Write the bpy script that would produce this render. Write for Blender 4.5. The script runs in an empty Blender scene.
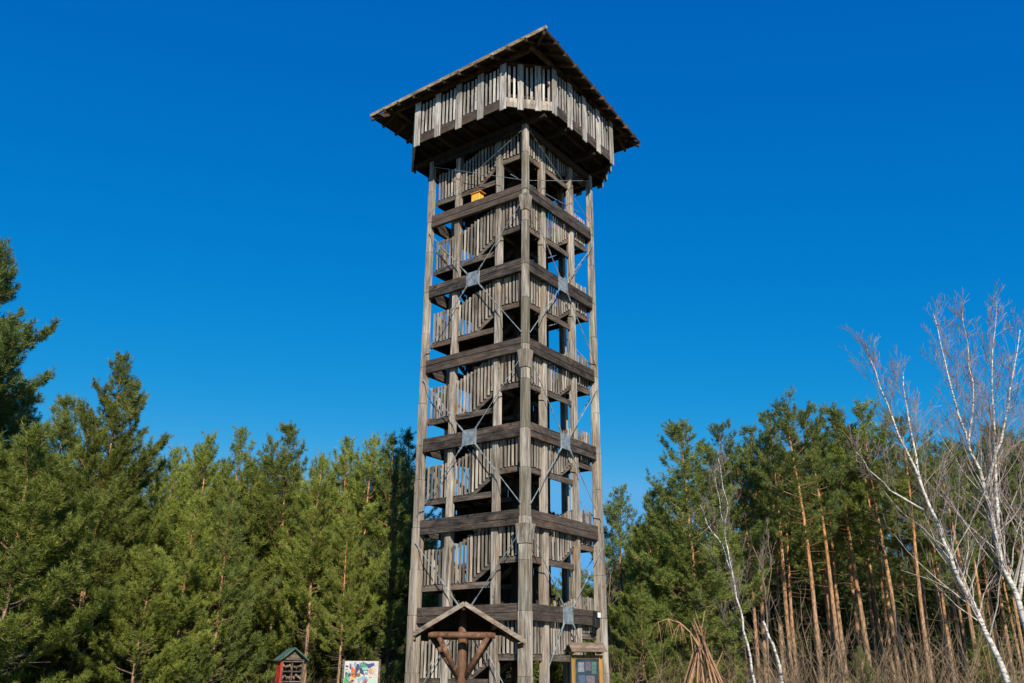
import bpy, math, random
import numpy as np
from mathutils import Vector, Matrix
R = math.radians
PI = math.pi
S = bpy.context.scene

# ---------------------------------------------------------------- camera
F_PX, PITCH, ROLL, YAW = 904.6, .3561, .0061, .0157
CAM = Vector((0, -29.45, 1.64))
cd = bpy.data.cameras.new('camera'); cam = bpy.data.objects.new('camera', cd)
S.collection.objects.link(cam); S.camera = cam
cd.sensor_width = 36; cd.lens = F_PX / 1024 * 36; cd.clip_start = .1; cd.clip_end = 5000
CR = Matrix.Rotation(YAW, 3, 'Z') @ Matrix.Rotation(PI / 2 + PITCH, 3, 'X') @ Matrix.Rotation(ROLL, 3, 'Z')
cam.matrix_world = Matrix.Translation(CAM) @ CR.to_4x4()
S.render.resolution_x = 1024; S.render.resolution_y = 683
# ---------------------------------------------------------------- light
SUN_AZ, SUN_EL = R(13), R(31)           # azimuth: to the right of straight behind the camera
to_sun = Vector((math.sin(SUN_AZ) * math.cos(SUN_EL), -math.cos(SUN_AZ) * math.cos(SUN_EL), math.sin(SUN_EL)))
w = bpy.data.worlds.new('World'); S.world = w; w.use_nodes = True
nt = w.node_tree; nt.nodes.clear()
sky = nt.nodes.new('ShaderNodeTexSky'); sky.sky_type = 'NISHITA'; sky.sun_disc = False
sky.sun_elevation = SUN_EL; sky.sun_rotation = PI - SUN_AZ
sky.altitude = 0; sky.air_density = 1.0; sky.dust_density = 0.0; sky.ozone_density = 6.0
hs = nt.nodes.new('ShaderNodeHueSaturation'); hs.inputs['Saturation'].default_value = 1.35
hs.inputs['Hue'].default_value = .497; hs.inputs['Value'].default_value = 1
bg = nt.nodes.new('ShaderNodeBackground'); bg.inputs[1].default_value = .117
wo = nt.nodes.new('ShaderNodeOutputWorld')
nt.links.new(sky.outputs[0], hs.inputs['Color'])
sep = nt.nodes.new('ShaderNodeSeparateColor'); com = nt.nodes.new('ShaderNodeCombineColor'); nt.links.new(hs.outputs[0], sep.inputs[0])
def powk(src, e, k):      # photo-finish of the sky: deeper, more even blue
    a = nt.nodes.new('ShaderNodeMath'); a.operation = 'POWER'; nt.links.new(src, a.inputs[0]); a.inputs[1].default_value = e
    b = nt.nodes.new('ShaderNodeMath'); b.operation = 'MULTIPLY'; nt.links.new(a.outputs[0], b.inputs[0]); b.inputs[1].default_value = k
    return b.outputs[0]
mn = nt.nodes.new('ShaderNodeMath'); mn.operation = 'MINIMUM'; mn.inputs[1].default_value = .75
nt.links.new(powk(sep.outputs[1], 5.2, .0014), mn.inputs[0]); nt.links.new(mn.outputs[0], com.inputs[0]); cap = nt.nodes.new('ShaderNodeMath'); cap.operation = 'MINIMUM'; cap.inputs[1].default_value = 2.75; nt.links.new(powk(sep.outputs[1], .86, .996), cap.inputs[0])
gg = cap.outputs[0]; nt.links.new(gg, com.inputs[1])
g12 = nt.nodes.new('ShaderNodeMath'); g12.operation = 'MULTIPLY'; nt.links.new(gg, g12.inputs[0]); g12.inputs[1].default_value = 1.85
mxb = nt.nodes.new('ShaderNodeMath'); mxb.operation = 'MAXIMUM'; nt.links.new(g12.outputs[0], mxb.inputs[0]); nt.links.new(powk(sep.outputs[2], .42, 2.20), mxb.inputs[1])
nt.links.new(mxb.outputs[0], com.inputs[2])
nt.links.new(com.outputs[0], bg.inputs[0]); nt.links.new(bg.outputs[0], wo.inputs[0])
sl = bpy.data.lights.new('sun', 'SUN'); so = bpy.data.objects.new('sun', sl); S.collection.objects.link(so)
sl.energy = 4.9; sl.angle = R(.5); sl.color = (1, .91, .77)
so.rotation_euler = to_sun.to_track_quat('Z', 'Y').to_euler()
S.view_settings.view_transform = 'Standard'; S.view_settings.look = 'None'
S.view_settings.exposure = 0.36; S.view_settings.gamma = 1
S.cycles.max_bounces = 5; S.cycles.transparent_max_bounces = 4

# ---------------------------------------------------------------- helpers
def at(px, py, D):
    """world point seen at pixel px,py at forward distance D"""
    d = CR @ Vector(((px - 512) / F_PX, -(py - 341.5) / F_PX, -1))
    return CAM + d * (D / d.y)

def tag(o, label=None, cat=None, group=None, kind=None):
    if label: o['label'] = label
    if cat: o['category'] = cat
    if group: o['group'] = group
    if kind: o['kind'] = kind
    return o

def empty(name, loc, rz=0, **k):
    o = bpy.data.objects.new(name, None); S.collection.objects.link(o)
    o.location = loc; o.rotation_euler = (0, 0, rz); o.empty_display_size = .2
    return tag(o, **k)

class MB:
    def __init__(s): s.v = []; s.f = []; s.t = []
    def box(s, lo, hi, M=None, tone=None, jit=0):
        x0, y0, z0 = lo; x1, y1, z1 = hi
        j = lambda: random.uniform(-jit, jit)
        P = [(x0, y0, z0), (x1, y0, z0), (x1, y1, z0), (x0, y1, z0), (x0, y0, z1), (x1, y0, z1), (x1, y1, z1), (x0, y1, z1)]
        if jit: P = [(a + j(), b + j(), c + j()) for a, b, c in P]
        s.hexa(P, M, tone)
    def hexa(s, P, M=None, tone=None):
        if M is not None: P = [tuple(M @ Vector(p)) for p in P]
        b = len(s.v); s.v += [tuple(p) for p in P]
        F = [(0, 3, 2, 1), (4, 5, 6, 7), (0, 1, 5, 4), (1, 2, 6, 5), (2, 3, 7, 6), (3, 0, 4, 7)]
        s.f += [tuple(b + i for i in q) for q in F]
        s.t += [random.random() if tone is None else tone] * 6
    def bar(s, a, b, wd, ht, up=(0, 0, 1), tone=None, drop=0):
        """rectangular bar from a to b, ht measured along up"""
        a = Vector(a); b = Vector(b); d = (b - a).normalized(); up = Vector(up)
        if abs(d.dot(up)) > .98: up = Vector((0, 1, 0))
        r = d.cross(up).normalized(); u = r.cross(d).normalized()
        a = a - u * drop; b = b - u * drop
        c = [(-.5, -.5), (.5, -.5), (.5, .5), (-.5, .5)]
        P = [a + r * (i * wd) + u * (j * ht) for i, j in c] + [b + r * (i * wd) + u * (j * ht) for i, j in c]
        s.hexa(P, None, tone)
    def tube(s, pts, rad, n=8, tone=None, caps=True, rough=0):
        pts = [Vector(p) for p in pts]; b0 = len(s.v); tn = random.random() if tone is None else tone
        if not hasattr(rad, '__len__'): rad = [rad] * len(pts)
        ref = Vector((.3, .9, .1)).normalized()
        for i, p in enumerate(pts):
            d = (pts[min(i + 1, len(pts) - 1)] - pts[max(i - 1, 0)]).normalized()
            if abs(d.dot(ref)) > .95: ref = Vector((.9, -.2, .3)).normalized()
            r = d.cross(ref).normalized(); u = d.cross(r)
            for k in range(n):
                an = 2 * PI * k / n; q = rad[i] * (1 + (random.uniform(-rough, rough) if rough else 0))
                s.v.append(tuple(p + r * (math.cos(an) * q) + u * (math.sin(an) * q)))
        for i in range(len(pts) - 1):
            for k in range(n):
                a = b0 + i * n + k; c = b0 + i * n + (k + 1) % n
                s.f.append((a, c, c + n, a + n)); s.t.append(tn)
        if caps:
            s.f.append(tuple(b0 + k for k in range(n - 1, -1, -1))); s.t.append(tn)
            e = b0 + (len(pts) - 1) * n
            s.f.append(tuple(e + k for k in range(n))); s.t.append(tn)
    def poly(s, P, th, M=None, tone=None):
        """flat polygon P (list of xyz) extruded by vector th"""
        th = Vector(th); P = [Vector(p) for p in P]
        Q = [p + th for p in P]
        if M is not None: P = [M @ p for p in P]; Q = [M @ p for p in Q]
        b = len(s.v); n = len(P); s.v += [tuple(p) for p in P + Q]
        fs = [tuple(b + i for i in range(n - 1, -1, -1)), tuple(b + n + i for i in range(n))]
        fs += [(b + i, b + (i + 1) % n, b + n + (i + 1) % n, b + n + i) for i in range(n)]
        s.f += fs; s.t += [random.random() if tone is None else tone] * len(fs)
    def build(s, name, mat, parent=None, bevel=0, smooth=False, **k):
        m = bpy.data.meshes.new(name); m.from_pydata(s.v, [], s.f); m.update()
        at_ = m.attributes.new('tone', 'FLOAT', 'FACE'); at_.data.foreach_set('value', s.t)
        if smooth: m.polygons.foreach_set('use_smooth', [True] * len(m.polygons))
        m.materials.append(mat)
        o = bpy.data.objects.new(name, m); S.collection.objects.link(o)
        if parent: o.parent = parent
        if bevel:
            md = o.modifiers.new('bevel', 'BEVEL'); md.width = bevel; md.segments = 1; md.limit_method = 'ANGLE'
        return tag(o, **k)

def np_mesh(name, V, T, mat, tone=None):
    m = bpy.data.meshes.new(name)
    m.vertices.add(len(V)); m.vertices.foreach_set('co', V.astype(np.float32).ravel())
    m.loops.add(len(T) * 3); m.loops.foreach_set('vertex_index', T.astype(np.int32).ravel())
    m.polygons.add(len(T)); m.polygons.foreach_set('loop_start', np.arange(0, len(T) * 3, 3, dtype=np.int32))
    m.update(calc_edges=True)
    if tone is not None:
        a = m.attributes.new('tone', 'FLOAT', 'FACE'); a.data.foreach_set('value', tone.astype(np.float32))
    m.materials.append(mat)
    return m

# ---------------------------------------------------------------- materials
def nodes(name):
    m = bpy.data.materials.new(name); m.use_nodes = True; n = m.node_tree
    return m, n, n.nodes['Principled BSDF']
def ramp(n, fac, stops):
    r = n.nodes.new('ShaderNodeValToRGB'); e = r.color_ramp.elements
    while len(e) < len(stops): e.new(.5)
    for i, (p, c) in enumerate(stops): e[i].position = p; e[i].color = (*c, 1)
    n.links.new(fac, r.inputs[0]); return r.outputs[0]
def noise(n, vec, scale, detail=4, rough=.6, dist=0):
    t = n.nodes.new('ShaderNodeTexNoise'); t.inputs['Scale'].default_value = scale
    t.inputs['Detail'].default_value = detail; t.inputs['Roughness'].default_value = rough; t.inputs['Distortion'].default_value = dist
    if vec: n.links.new(vec, t.inputs['Vector'])
    return t.outputs[0]
def mapping(n, scale, coord='Object'):
    c = n.nodes.new('ShaderNodeTexCoord'); m = n.nodes.new('ShaderNodeMapping'); m.inputs['Scale'].default_value = scale
    n.links.new(c.outputs[coord], m.inputs[0]); return m.outputs[0]
def mix(n, fac, a, b, mode='MIX'):
    x = n.nodes.new('ShaderNodeMix'); x.data_type = 'RGBA'; x.blend_type = mode
    for s, v in ((0, fac), (6, a), (7, b)):
        if isinstance(v, (int, float)): x.inputs[s].default_value = v
        elif isinstance(v, tuple): x.inputs[s].default_value = (*v, 1)
        else: n.links.new(v, x.inputs[s])
    return x.outputs[2]
def maprange(n, v, a, b, c, d):
    m = n.nodes.new('ShaderNodeMapRange'); n.links.new(v, m.inputs[0])
    for i, q in enumerate((a, b, c, d)): m.inputs[i + 1].default_value = q
    return m.outputs[0]
def attr(n, name='tone'):
    a = n.nodes.new('ShaderNodeAttribute'); a.attribute_name = name; return a.outputs['Fac']
def bump(n, bsdf, h, strength=.4, dist=.02):
    b = n.nodes.new('ShaderNodeBump'); b.inputs['Strength'].default_value = strength; b.inputs['Distance'].default_value = dist
    n.links.new(h, b.inputs['Height']); n.links.new(b.outputs[0], bsdf.inputs['Normal'])

def wood(name, dark, mid, light, stain=(.30, .16, .08), stain_amt=.35, grain=(16, 16, .7), contrast=1.0, tone=(.72, 1.28), streak=True, algae=False):
    m, n, b = nodes(name)
    v = mapping(n, grain)
    g = noise(n, v, 1.6, 6, .65, .4)
    col = ramp(n, g, [(.5 - .2 / contrast, dark), (.5, mid), (.5 + .17 / contrast, light)])
    pv = mapping(n, (1.2, 1.2, .55) if grain[2] < grain[0] else (.6, .6, 1.2))
    p = noise(n, pv, 1.7, 4, .6)
    pm = maprange(n, p, .52, .68, 0, stain_amt)
    col = mix(n, pm, col, stain)
    kv = mapping(n, (6, 6, 2.5)); k = noise(n, kv, 1.5, 2, .5)     # knots and dark patches
    km = maprange(n, k, .66, .74, 0, .7)
    col = mix(n, km, col, tuple(c * .35 for c in dark))
    if streak:   # pale weathered patches
        q = noise(n, mapping(n, (3, 3, .35)), 1.3, 3, .5)
        col = mix(n, maprange(n, q, .5, .66, 0, .45), col, tuple(min(1, c * 1.25) for c in light))
    rs = noise(n, mapping(n, (5, 5, .45) if grain[2] < grain[0] else (1.3, 1.3, 3)), 1.5, 5, .7, .6)     # rain stains and dirt
    col = mix(n, 1.0, col, ramp(n, rs, [(.40, (1.12, 1.12, 1.12)), (.52, (.86, .84, .82)), (.64, (.42, .39, .37))]), 'MULTIPLY')
    if algae: col = mix(n, maprange(n, attr(n), .05, .35, .55, 0), col, (.17, .165, .10))
    oi = n.nodes.new('ShaderNodeObjectInfo')       # every board has weathered differently
    col = mix(n, maprange(n, oi.outputs['Random'], .55, 1, 0, .35), col, tuple(.6 * a + .4 * b for a, b in zip(mid, stain)))
    tn = maprange(n, attr(n), 0, 1, *tone)
    col = mix(n, 1.0, col, tn, 'MULTIPLY')
    n.links.new(col, b.inputs['Base Color']); b.inputs['Roughness'].default_value = .85
    b.inputs['Specular IOR Level'].default_value = .2
    bump(n, b, g, .5, .02)
    return m
def plain(name, col, rough=.6, metal=0, var=.25, scale=4, spec=.4):
    m, n, b = nodes(name)
    g = noise(n, mapping(n, (1, 1, 1)), scale, 5, .65)
    c = ramp(n, g, [(.3, tuple(x * (1 - var) for x in col)), (.7, tuple(min(1, x * (1 + var)) for x in col))])
    n.links.new(c, b.inputs['Base Color']); b.inputs['Roughness'].default_value = rough; b.inputs['Metallic'].default_value = metal
    b.inputs['Specular IOR Level'].default_value = spec
    return m
V_ = (22, 22, .8); H_ = (.8, .8, 22)
M = {}
M['post'] = wood('weathered_post_wood', (.085, .072, .060), (.285, .252, .208), (.50, .455, .39), stain=(.27, .16, .085), stain_amt=.5, grain=V_, contrast=1.2, tone=(.68, 1.2), algae=True)
M['slat'] = wood('weathered_slat_wood', (.10, .086, .074), (.325, .29, .245), (.53, .485, .415), stain=(.30, .18, .10), stain_amt=.35, grain=V_, tone=(.45, 1.3))
M['gallery'] = wood('gallery_slat_wood', (.14, .13, .12), (.41, .39, .355), (.64, .615, .56), stain=(.25, .2, .15), stain_amt=.3, grain=V_, tone=(.6, 1.2))
M['beam'] = wood('dark_beam_wood', (.018, .015, .013), (.052, .044, .039), (.14, .122, .106), stain=(.22, .14, .09), stain_amt=.45, grain=H_, contrast=1.0, tone=(.8, 1.2), streak=False)
M['joist'] = wood('joist_wood', (.04, .033, .028), (.115, .097, .08), (.22, .19, .158), stain=(.24, .13, .07), stain_amt=.4, grain=H_, tone=(.7, 1.2), streak=False)
M['inner'] = wood('shaded_inner_wood', (.010, .009, .008), (.024, .020, .017), (.05, .042, .035), grain=V_, stain_amt=.1, tone=(.7, 1.2), streak=False)  # near black: shade inside the tower put into the wood colour
M['deck'] = wood('deck_wood', (.012, .010, .009), (.028, .023, .019), (.055, .046, .038), grain=(2, 2, 2), stain_amt=.1, tone=(.7, 1.2), streak=False)  # colour lowered too, for dark undersides and gaps
M['roofwood'] = wood('roof_board_wood', (.022, .016, .012), (.05, .036, .026), (.09, .065, .045), grain=(2, 2, 2), stain_amt=.2, tone=(.6, 1.3), streak=False)
M['rafter'] = wood('rafter_wood', (.035, .024, .016), (.085, .055, .035), (.17, .11, .065), grain=(2, 2, 2), stain_amt=.2, tone=(.7, 1.2), streak=False)
M['fascia'] = wood('pale_fascia_wood', (.26, .19, .11), (.46, .36, .23), (.60, .49, .34), grain=(3, 3, 8), stain_amt=.3, tone=(.8, 1.1))
M['redwood'] = wood('reddish_wood', (.07, .036, .024), (.16, .085, .055), (.27, .16, .11), grain=(6, 6, 3), stain_amt=.2, tone=(.8, 1.2), streak=False)
M['yellowwood'] = wood('yellow_varnished_wood', (.18, .10, .03), (.33, .185, .05), (.44, .27, .09), stain=(.4, .2, .05), grain=V_, stain_amt=.3, tone=(.85, 1.15), streak=False)
def steel():
    m, n, b = nodes('galvanised_steel_rusted')
    g = noise(n, mapping(n, (1, 1, 1)), 5, 6, .7)
    n.links.new(ramp(n, g, [(.35, (.13, .16, .17)), (.52, (.25, .29, .31)), (.62, (.36, .39, .40)), (.7, (.26, .14, .08))]), b.inputs['Base Color'])
    b.inputs['Roughness'].default_value = .55; b.inputs['Metallic'].default_value = .3; return m
M['barge'] = wood('bargeboard_wood', (.10, .085, .07), (.22, .19, .155), (.33, .29, .245), grain=(3, 3, 12), tone=(.8, 1.1))
M['casewood'] = wood('case_roof_wood', (.11, .08, .055), (.22, .165, .12), (.34, .27, .2), grain=(3, 3, 12), tone=(.7, 1.2))
M['steel'] = steel()
M['red'] = plain('red_paint', (.42, .035, .025), .6, var=.5)
M['greenroof'] = plain('green_roofing', (.05, .10, .08), .8, var=.5)
M['shingle'] = plain('dark_shingle', (.06, .05, .045), .9)
M['white'] = plain('white_paint', (.72, .75, .73), .5, var=.08)
M['orange'] = plain('orange_paint', (.75, .22, .03), .5, var=.1)
M['black'] = plain('black_plastic', (.02, .02, .022), .4)
M['concrete'] = plain('concrete', (.32, .31, .29), .9)

def bark(name, low, high, zmix):
    m, n, b = nodes(name)
    c = n.nodes.new('ShaderNodeTexCoord'); sp = n.nodes.new('ShaderNodeSeparateXYZ'); n.links.new(c.outputs['Object'], sp.inputs[0])
    g = noise(n, mapping(n, (9, 9, 2.2)), 1.5, 5, .65)
    f = maprange(n, sp.outputs[2], zmix[0], zmix[1], 0, 1)
    col = mix(n, f, low, high)
    col = mix(n, 1.0, col, ramp(n, g, [(.35, (.25, .23, .22)), (.62, (1.45, 1.4, 1.35))]), 'MULTIPLY')
    n.links.new(col, b.inputs['Base Color']); b.inputs['Roughness'].default_value = .9; b.inputs['Specular IOR Level'].default_value = .15
    bump(n, b, g, .6, .03); return m
M['pinebark'] = bark('pine_bark', (.27, .19, .13), (.45, .245, .115), (3, 9))
M['darkbark'] = bark('dark_pine_bark', (.13, .10, .08), (.26, .14, .075), (3, 8))
def birch():
    m, n, b = nodes('birch_bark')
    g = noise(n, mapping(n, (5, 5, 14)), 1.3, 4, .7)
    col = ramp(n, g, [(.36, (.05, .045, .04)), (.46, (.40, .38, .35)), (.62, (.72, .66, .58))])
    n.links.new(col, b.inputs['Base Color']); b.inputs['Roughness'].default_value = .7; return m
M['birch'] = birch()
M['birchlimb'] = plain('birch_limb_bark', (.52, .455, .39), .8, var=.45, scale=9)
M['twig'] = plain('birch_twig_bark', (.31, .235, .20), .8, var=.3)
M['shrub'] = plain('bare_shrub_bark', (.23, .16, .095), .9, var=.5, scale=1.3)
M['stick'] = plain('dead_stick_wood', (.33, .19, .10), .9, var=.4, scale=2)

def needles(name, a, bcol, c, trans=.25):
    m, n, b = nodes(name)
    oi = n.nodes.new('ShaderNodeObjectInfo')
    g = noise(n, mapping(n, (1, 1, 1)), .9, 3, .6)
    tn = attr(n)
    mx = n.nodes.new('ShaderNodeMath'); mx.operation = 'ADD'
    n.links.new(maprange(n, g, .3, .7, 0, .55), mx.inputs[0]); n.links.new(maprange(n, tn, 0, 1, 0, .45), mx.inputs[1])
    col = ramp(n, mx.outputs[0], [(.1, a), (.5, bcol), (.95, c)])
    rr = maprange(n, oi.outputs['Random'], 0, 1, .8, 1.35)
    col = mix(n, 1.0, col, rr, 'MULTIPLY')
    n.links.new(col, b.inputs['Base Color']); b.inputs['Roughness'].default_value = .55; b.inputs['Specular IOR Level'].default_value = .35
    t = n.nodes.new('ShaderNodeBsdfTranslucent'); n.links.new(col, t.inputs[0])
    ms = n.nodes.new('ShaderNodeMixShader'); ms.inputs[0].default_value = trans
    n.links.new(b.outputs[0], ms.inputs[1]); n.links.new(t.outputs[0], ms.inputs[2])
    n.links.new(ms.outputs[0], n.nodes['Material Output'].inputs[0]); return m
M['needle'] = needles('pine_needles', (.080, .108, .018), (.215, .255, .043), (.37, .40, .085), .4)
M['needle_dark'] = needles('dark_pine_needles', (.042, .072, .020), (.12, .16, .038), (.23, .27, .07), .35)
M['needle_blue'] = needles('bluish_pine_needles', (.065, .100, .024), (.19, .235, .050), (.34, .375, .095), .4)

def ground_mat():
    m, n, b = nodes('forest_ground')
    g = noise(n, mapping(n, (1, 1, 1)), .35, 6, .65); g2 = noise(n, mapping(n, (1, 1, 1)), 9, 5, .7)
    col = ramp(n, g, [(.35, (.10, .085, .05)), (.5, (.09, .10, .04)), (.65, (.20, .16, .10))])
    col = mix(n, 1.0, col, ramp(n, g2, [(.3, (.5, .5, .5)), (.7, (1.4, 1.4, 1.4))]), 'MULTIPLY')
    n.links.new(col, b.inputs['Base Color']); b.inputs['Roughness'].default_value = .95; bump(n, b, g2, .8, .05); return m
M['ground'] = ground_mat()

# ---------------------------------------------------------------- ground
g = MB(); N = 40
xs = np.linspace(-1, 1, N + 1)
for i in range(N + 1):
    for j in range(N + 1):
        x = math.copysign(abs(xs[i]) ** 3 * 1500, xs[i]); y = math.copysign(abs(xs[j]) ** 3 * 1500, xs[j])
        r = math.hypot(x, y); g.v.append((x, y, (random.uniform(-.03, .03) if 14 < r < 90 else 0)))
for i in range(N):
    for j in range(N):
        a = i * (N + 1) + j; g.f.append((a, a + N + 1, a + N + 2, a + 1)); g.t.append(.5)
g.build('ground', M['ground'], kind='structure')

# ================================================================ TOWER
random.seed(4)
A_ = .6135; WD = 4.612; HW = WD / 2; DZ = .65
u = Vector((-math.cos(A_), math.sin(A_), 0)); v = Vector((math.sin(A_), math.cos(A_), 0))
centre = (u + v) * HW
tower = empty('observation_tower', centre, PI / 2 - A_, label='tall weathered grey wooden lookout tower with roofed gallery, rising in the middle of the clearing', cat='lookout tower')
# face frames: k=0 L->F (left face), 1 F->R (right face), 2 R->B, 3 B->L ; p along, q inward, z up
corn = [Vector((-HW, HW, 0)), Vector((-HW, -HW, 0)), Vector((HW, -HW, 0)), Vector((HW, HW, 0))]
FM = []
for k in range(4):
    d = (corn[(k + 1) % 4] - corn[k]).normalized(); i_ = Vector((-d.y, d.x, 0))
    m = Matrix.Identity(4); m.col[0] = (*d, 0); m.col[1] = (*i_, 0); m.col[3] = (*corn[k], 1); FM.append(m)
LV = [18.2, 15.155, 12.115, 9.10, 6.155, 3.2]           # tops of ring beams
LV = [z + DZ for z in LV]
BT = .51
TOPZ = 20.75 + DZ
def post_half(z):
    zz = z - DZ
    return .18 if zz < 3 else .165 if zz < 6 else .142 if zz < 9 else .128 if zz < 12 else .118 if zz < 15 else .110
# corner posts, spliced in storeys
brks = [0.12] + LV[::-1] + [TOPZ]
for c in corn:
    b = MB()
    for i in range(len(brks) - 1):
        z0, z1 = brks[i] - (.25 if i else 0), brks[i + 1] - .25 + (.25 if i == len(brks) - 2 else 0)
        zm = (z0 + z1) / 2; h = post_half(zm)
        fr = random.uniform(.44, .58)
        for (s0, s1, e, tn) in ((z0, z0 + (z1 - z0) * fr, 0, random.uniform(.05, .25) if c is corn[1] else random.uniform(.25, .8)), (z0 + (z1 - z0) * fr, z1, -.008, random.uniform(.65, .95) if c is corn[1] else random.uniform(.35, 1))):
            b.box((c.x - h - e, c.y - h - e, s0), (c.x + h + e, c.y + h + e, s1), jit=.004, tone=tn)
    b.build('corner_post', M['post'], tower, bevel=.015)
    # splice collars at every second ring
    b = MB()
    for li in (0, 2, 4) if corn.index(c) in (1, 3) else ():
        z = LV[li] - BT; h = post_half(z) + .05
        P = [(c.x + sx * (h + e), c.y + sy * (h + e), zz) for zz, e in ((z - .62, -.03), (z + .02, .03)) for sx, sy in ((-1, -1), (1, -1), (1, 1), (-1, 1))]
        b.hexa(P); b.build('splice_collar', M['post'], tower, bevel=.012); b = MB()
    f = MB(); f.box((c.x - .4, c.y - .4, -.3), (c.x + .4, c.y + .4, .12)); f.build('footing', M['concrete'], tower, bevel=.02)
PM = (1.30, WD - 1.30)
for k in range(4):
    for p in PM:
        b = MB(); zs = [0.12] + LV[::-1] + [TOPZ]
        for i in range(len(zs) - 1):
            h = .112 if i > 1 else .125
            b.box((p - h, .045, zs[i]), (p + h, .045 + 2 * h, zs[i + 1]), FM[k], jit=.005, tone=random.uniform(.3, 1))
        b.build('post', M['post'], tower, bevel=.012)
# inner core posts
for sx in (-1, 1):
    for sy in (-1, 1):
        b = MB(); x = sx * (HW - 1.34); y = sy * (HW - 1.34)
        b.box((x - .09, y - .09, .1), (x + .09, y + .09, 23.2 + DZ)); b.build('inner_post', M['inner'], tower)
# ring beams: two stacked planks
for zt in LV + [TOPZ]:
    for k in range(4):
        h = post_half(zt - .3); b = MB()
        z0 = zt - BT; zm = z0 + BT * random.uniform(.42, .58)
        if zt == TOPZ: z0 = zt - .25; zm = zt - .12
        b.box((h + .002, -.10, z0), (WD - h - .002, .04, zm - .004), FM[k], jit=.010)
        b.box((h + .002, -.094, zm + .004), (WD - h - .002, .04, zt), FM[k], jit=.004)
        b.build('ring_beam', M['beam'] if zt != TOPZ else M['inner'], tower, bevel=.01)  # top ring in the darker wood, painting in the gallery's shade
# spiral stair, landings, railings
def slats(b, p0, p1, zb, zt, q0=.125, th=.03, pitch=.158, wdt=.076, M4=None):
    n = max(1, round((p1 - p0) / pitch)); st = (p1 - p0) / n
    for i in range(n):
        pc = p0 + st * (i + .5) + random.uniform(-.008, .008); hw = wdt / 2 * random.uniform(.85, 1.1)
        za, zc = zb(pc) + random.uniform(-.02, .02), zt(pc) + random.uniform(-.03, .03); tl = random.uniform(-.006, .006)
        b.hexa([(pc - hw, q0, za), (pc + hw, q0, za), (pc + hw, q0 + th, za), (pc - hw, q0 + th, za),
                (pc - hw + tl, q0, zc), (pc + hw + tl, q0, zc), (pc + hw + tl, q0 + th, zc), (pc - hw + tl, q0 + th, zc)], M4)
RISE = .75
base_levels = [LV[5] - 3.0] + LV[::-1]
for bi, zb0 in enumerate(base_levels):
    for k in range(4):
        z = zb0 + .80 + RISE * k; zn = z + RISE; Fk = FM[k]
        top = 21.2 + DZ
        if z > top - .5: continue
        last = zn > top - .1
        if last: zn = top
        rise = zn - z
        x1, x2, xm = PM[0], PM[1], 2.26
        rail = 1.15
        fb = lambda p: z - .04 + (rise * max(0, min(1, (p - xm) / (x2 - xm))))
        ft = lambda p: min(z + rail + rise * max(0, min(1, (p - 1.35) / (x2 - 1.35))), 20.62 + DZ + (0 if bi == 6 else 9))
        b = MB(); slats(b, .20, x1 - .13, lambda p: z - .04, lambda p: min(z + rail, 20.6 + DZ), M4=Fk); b.build('railing', M['slat'], tower)
        b = MB(); slats(b, x1 + .14, x2 - .14, fb, ft, M4=Fk); b.build('railing', M['slat'], tower)
        b = MB(); slats(b, x2 + .13, WD - .20, lambda p: zn - .04, lambda p: min(zn + rail, 20.6 + DZ), M4=Fk)
        if not last: b.build('railing', M['slat'], tower)
        # joists and stringers
        b = MB()
        b.box((.10, .158, z - .25), (x2 + .06, .215, z - .045), Fk)
        b.box((.33, x1 + .03, z - .2), (x2 + .02, x1 + .08, z - .045), Fk)
        for qq in (.158, x1 + .03):
            P = [(xm - .1, qq + .003, z - .22), (x2 + .05, qq + .003, zn - .22), (x2 + .05, qq + .058, zn - .22), (xm - .1, qq + .058, z - .22),
                 (xm - .1, qq + .003, z - .02), (x2 + .05, qq + .003, zn - .0), (x2 + .05, qq + .058, zn - .0), (xm - .1, qq + .058, z - .02)]
            b.hexa(P, Fk)
        if not last: b.box((x2 + .02, .163, zn - .25), (WD - .10, .217, zn - .05), Fk)
        b.build('stringer', M['joist'], tower, bevel=.006)
        # landing and flat boards
        b = MB(); nb = 9
        for j in range(nb):
            q0 = .22 + (x1 + .08 - .22) / nb * j
            b.box((.18, q0 + .06 if j == 0 else q0, z - .045), (xm, q0 + (x1 + .08 - .22) / nb - .012, z), Fk)
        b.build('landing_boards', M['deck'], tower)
        b = MB()
        for i in range(4):
            zz = z + rise / 4 * (i + 1); pa = xm + .245 * i
            b.box((pa - .02, .24, zz - .045), (pa + .245, x1 + .02, zz), Fk)
            b.box((pa - .02, .24, zz - rise / 4), (pa + .0, x1 + .02, zz - .047), Fk)
        b.build('stair_flight', M['deck'], tower)
        # boarding round the core, raised and closed up to darken the interior
        b = MB()
        ib = lambda p: fb(p) ; it = lambda p: z + 1.05 + rise * max(0, min(1, (p - 1.6) / (x2 - 1.6)))
        slats(b, x1 + .10, x2 - .10, lambda p: ib(p) - .25, lambda p: ib(p) + 2.45, q0=x1 + .085, wdt=.15, M4=Fk); b.build('core_boarding', M['inner'], tower)
        # handrail
        b = MB(); b.bar(Fk @ Vector((.2, .185, z + rail - .06)), Fk @ Vector((1.4, .185, z + rail - .06)), .05, .09)
        b.bar(Fk @ Vector((1.4, .185, z + rail - .06)), Fk @ Vector((x2, .185, zn + rail - .06)), .05, .09)
        b.build('handrail', M['joist'], tower)
        if k < 4:   # landing joists running inward
            b = MB()
            for p in (.25, x1 - .05, 2.0): b.box((p, .22, z - .2), (p + .06, x1 + .03, z - .047), Fk)
            b.build('landing_joist', M['inner'], tower)
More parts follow.
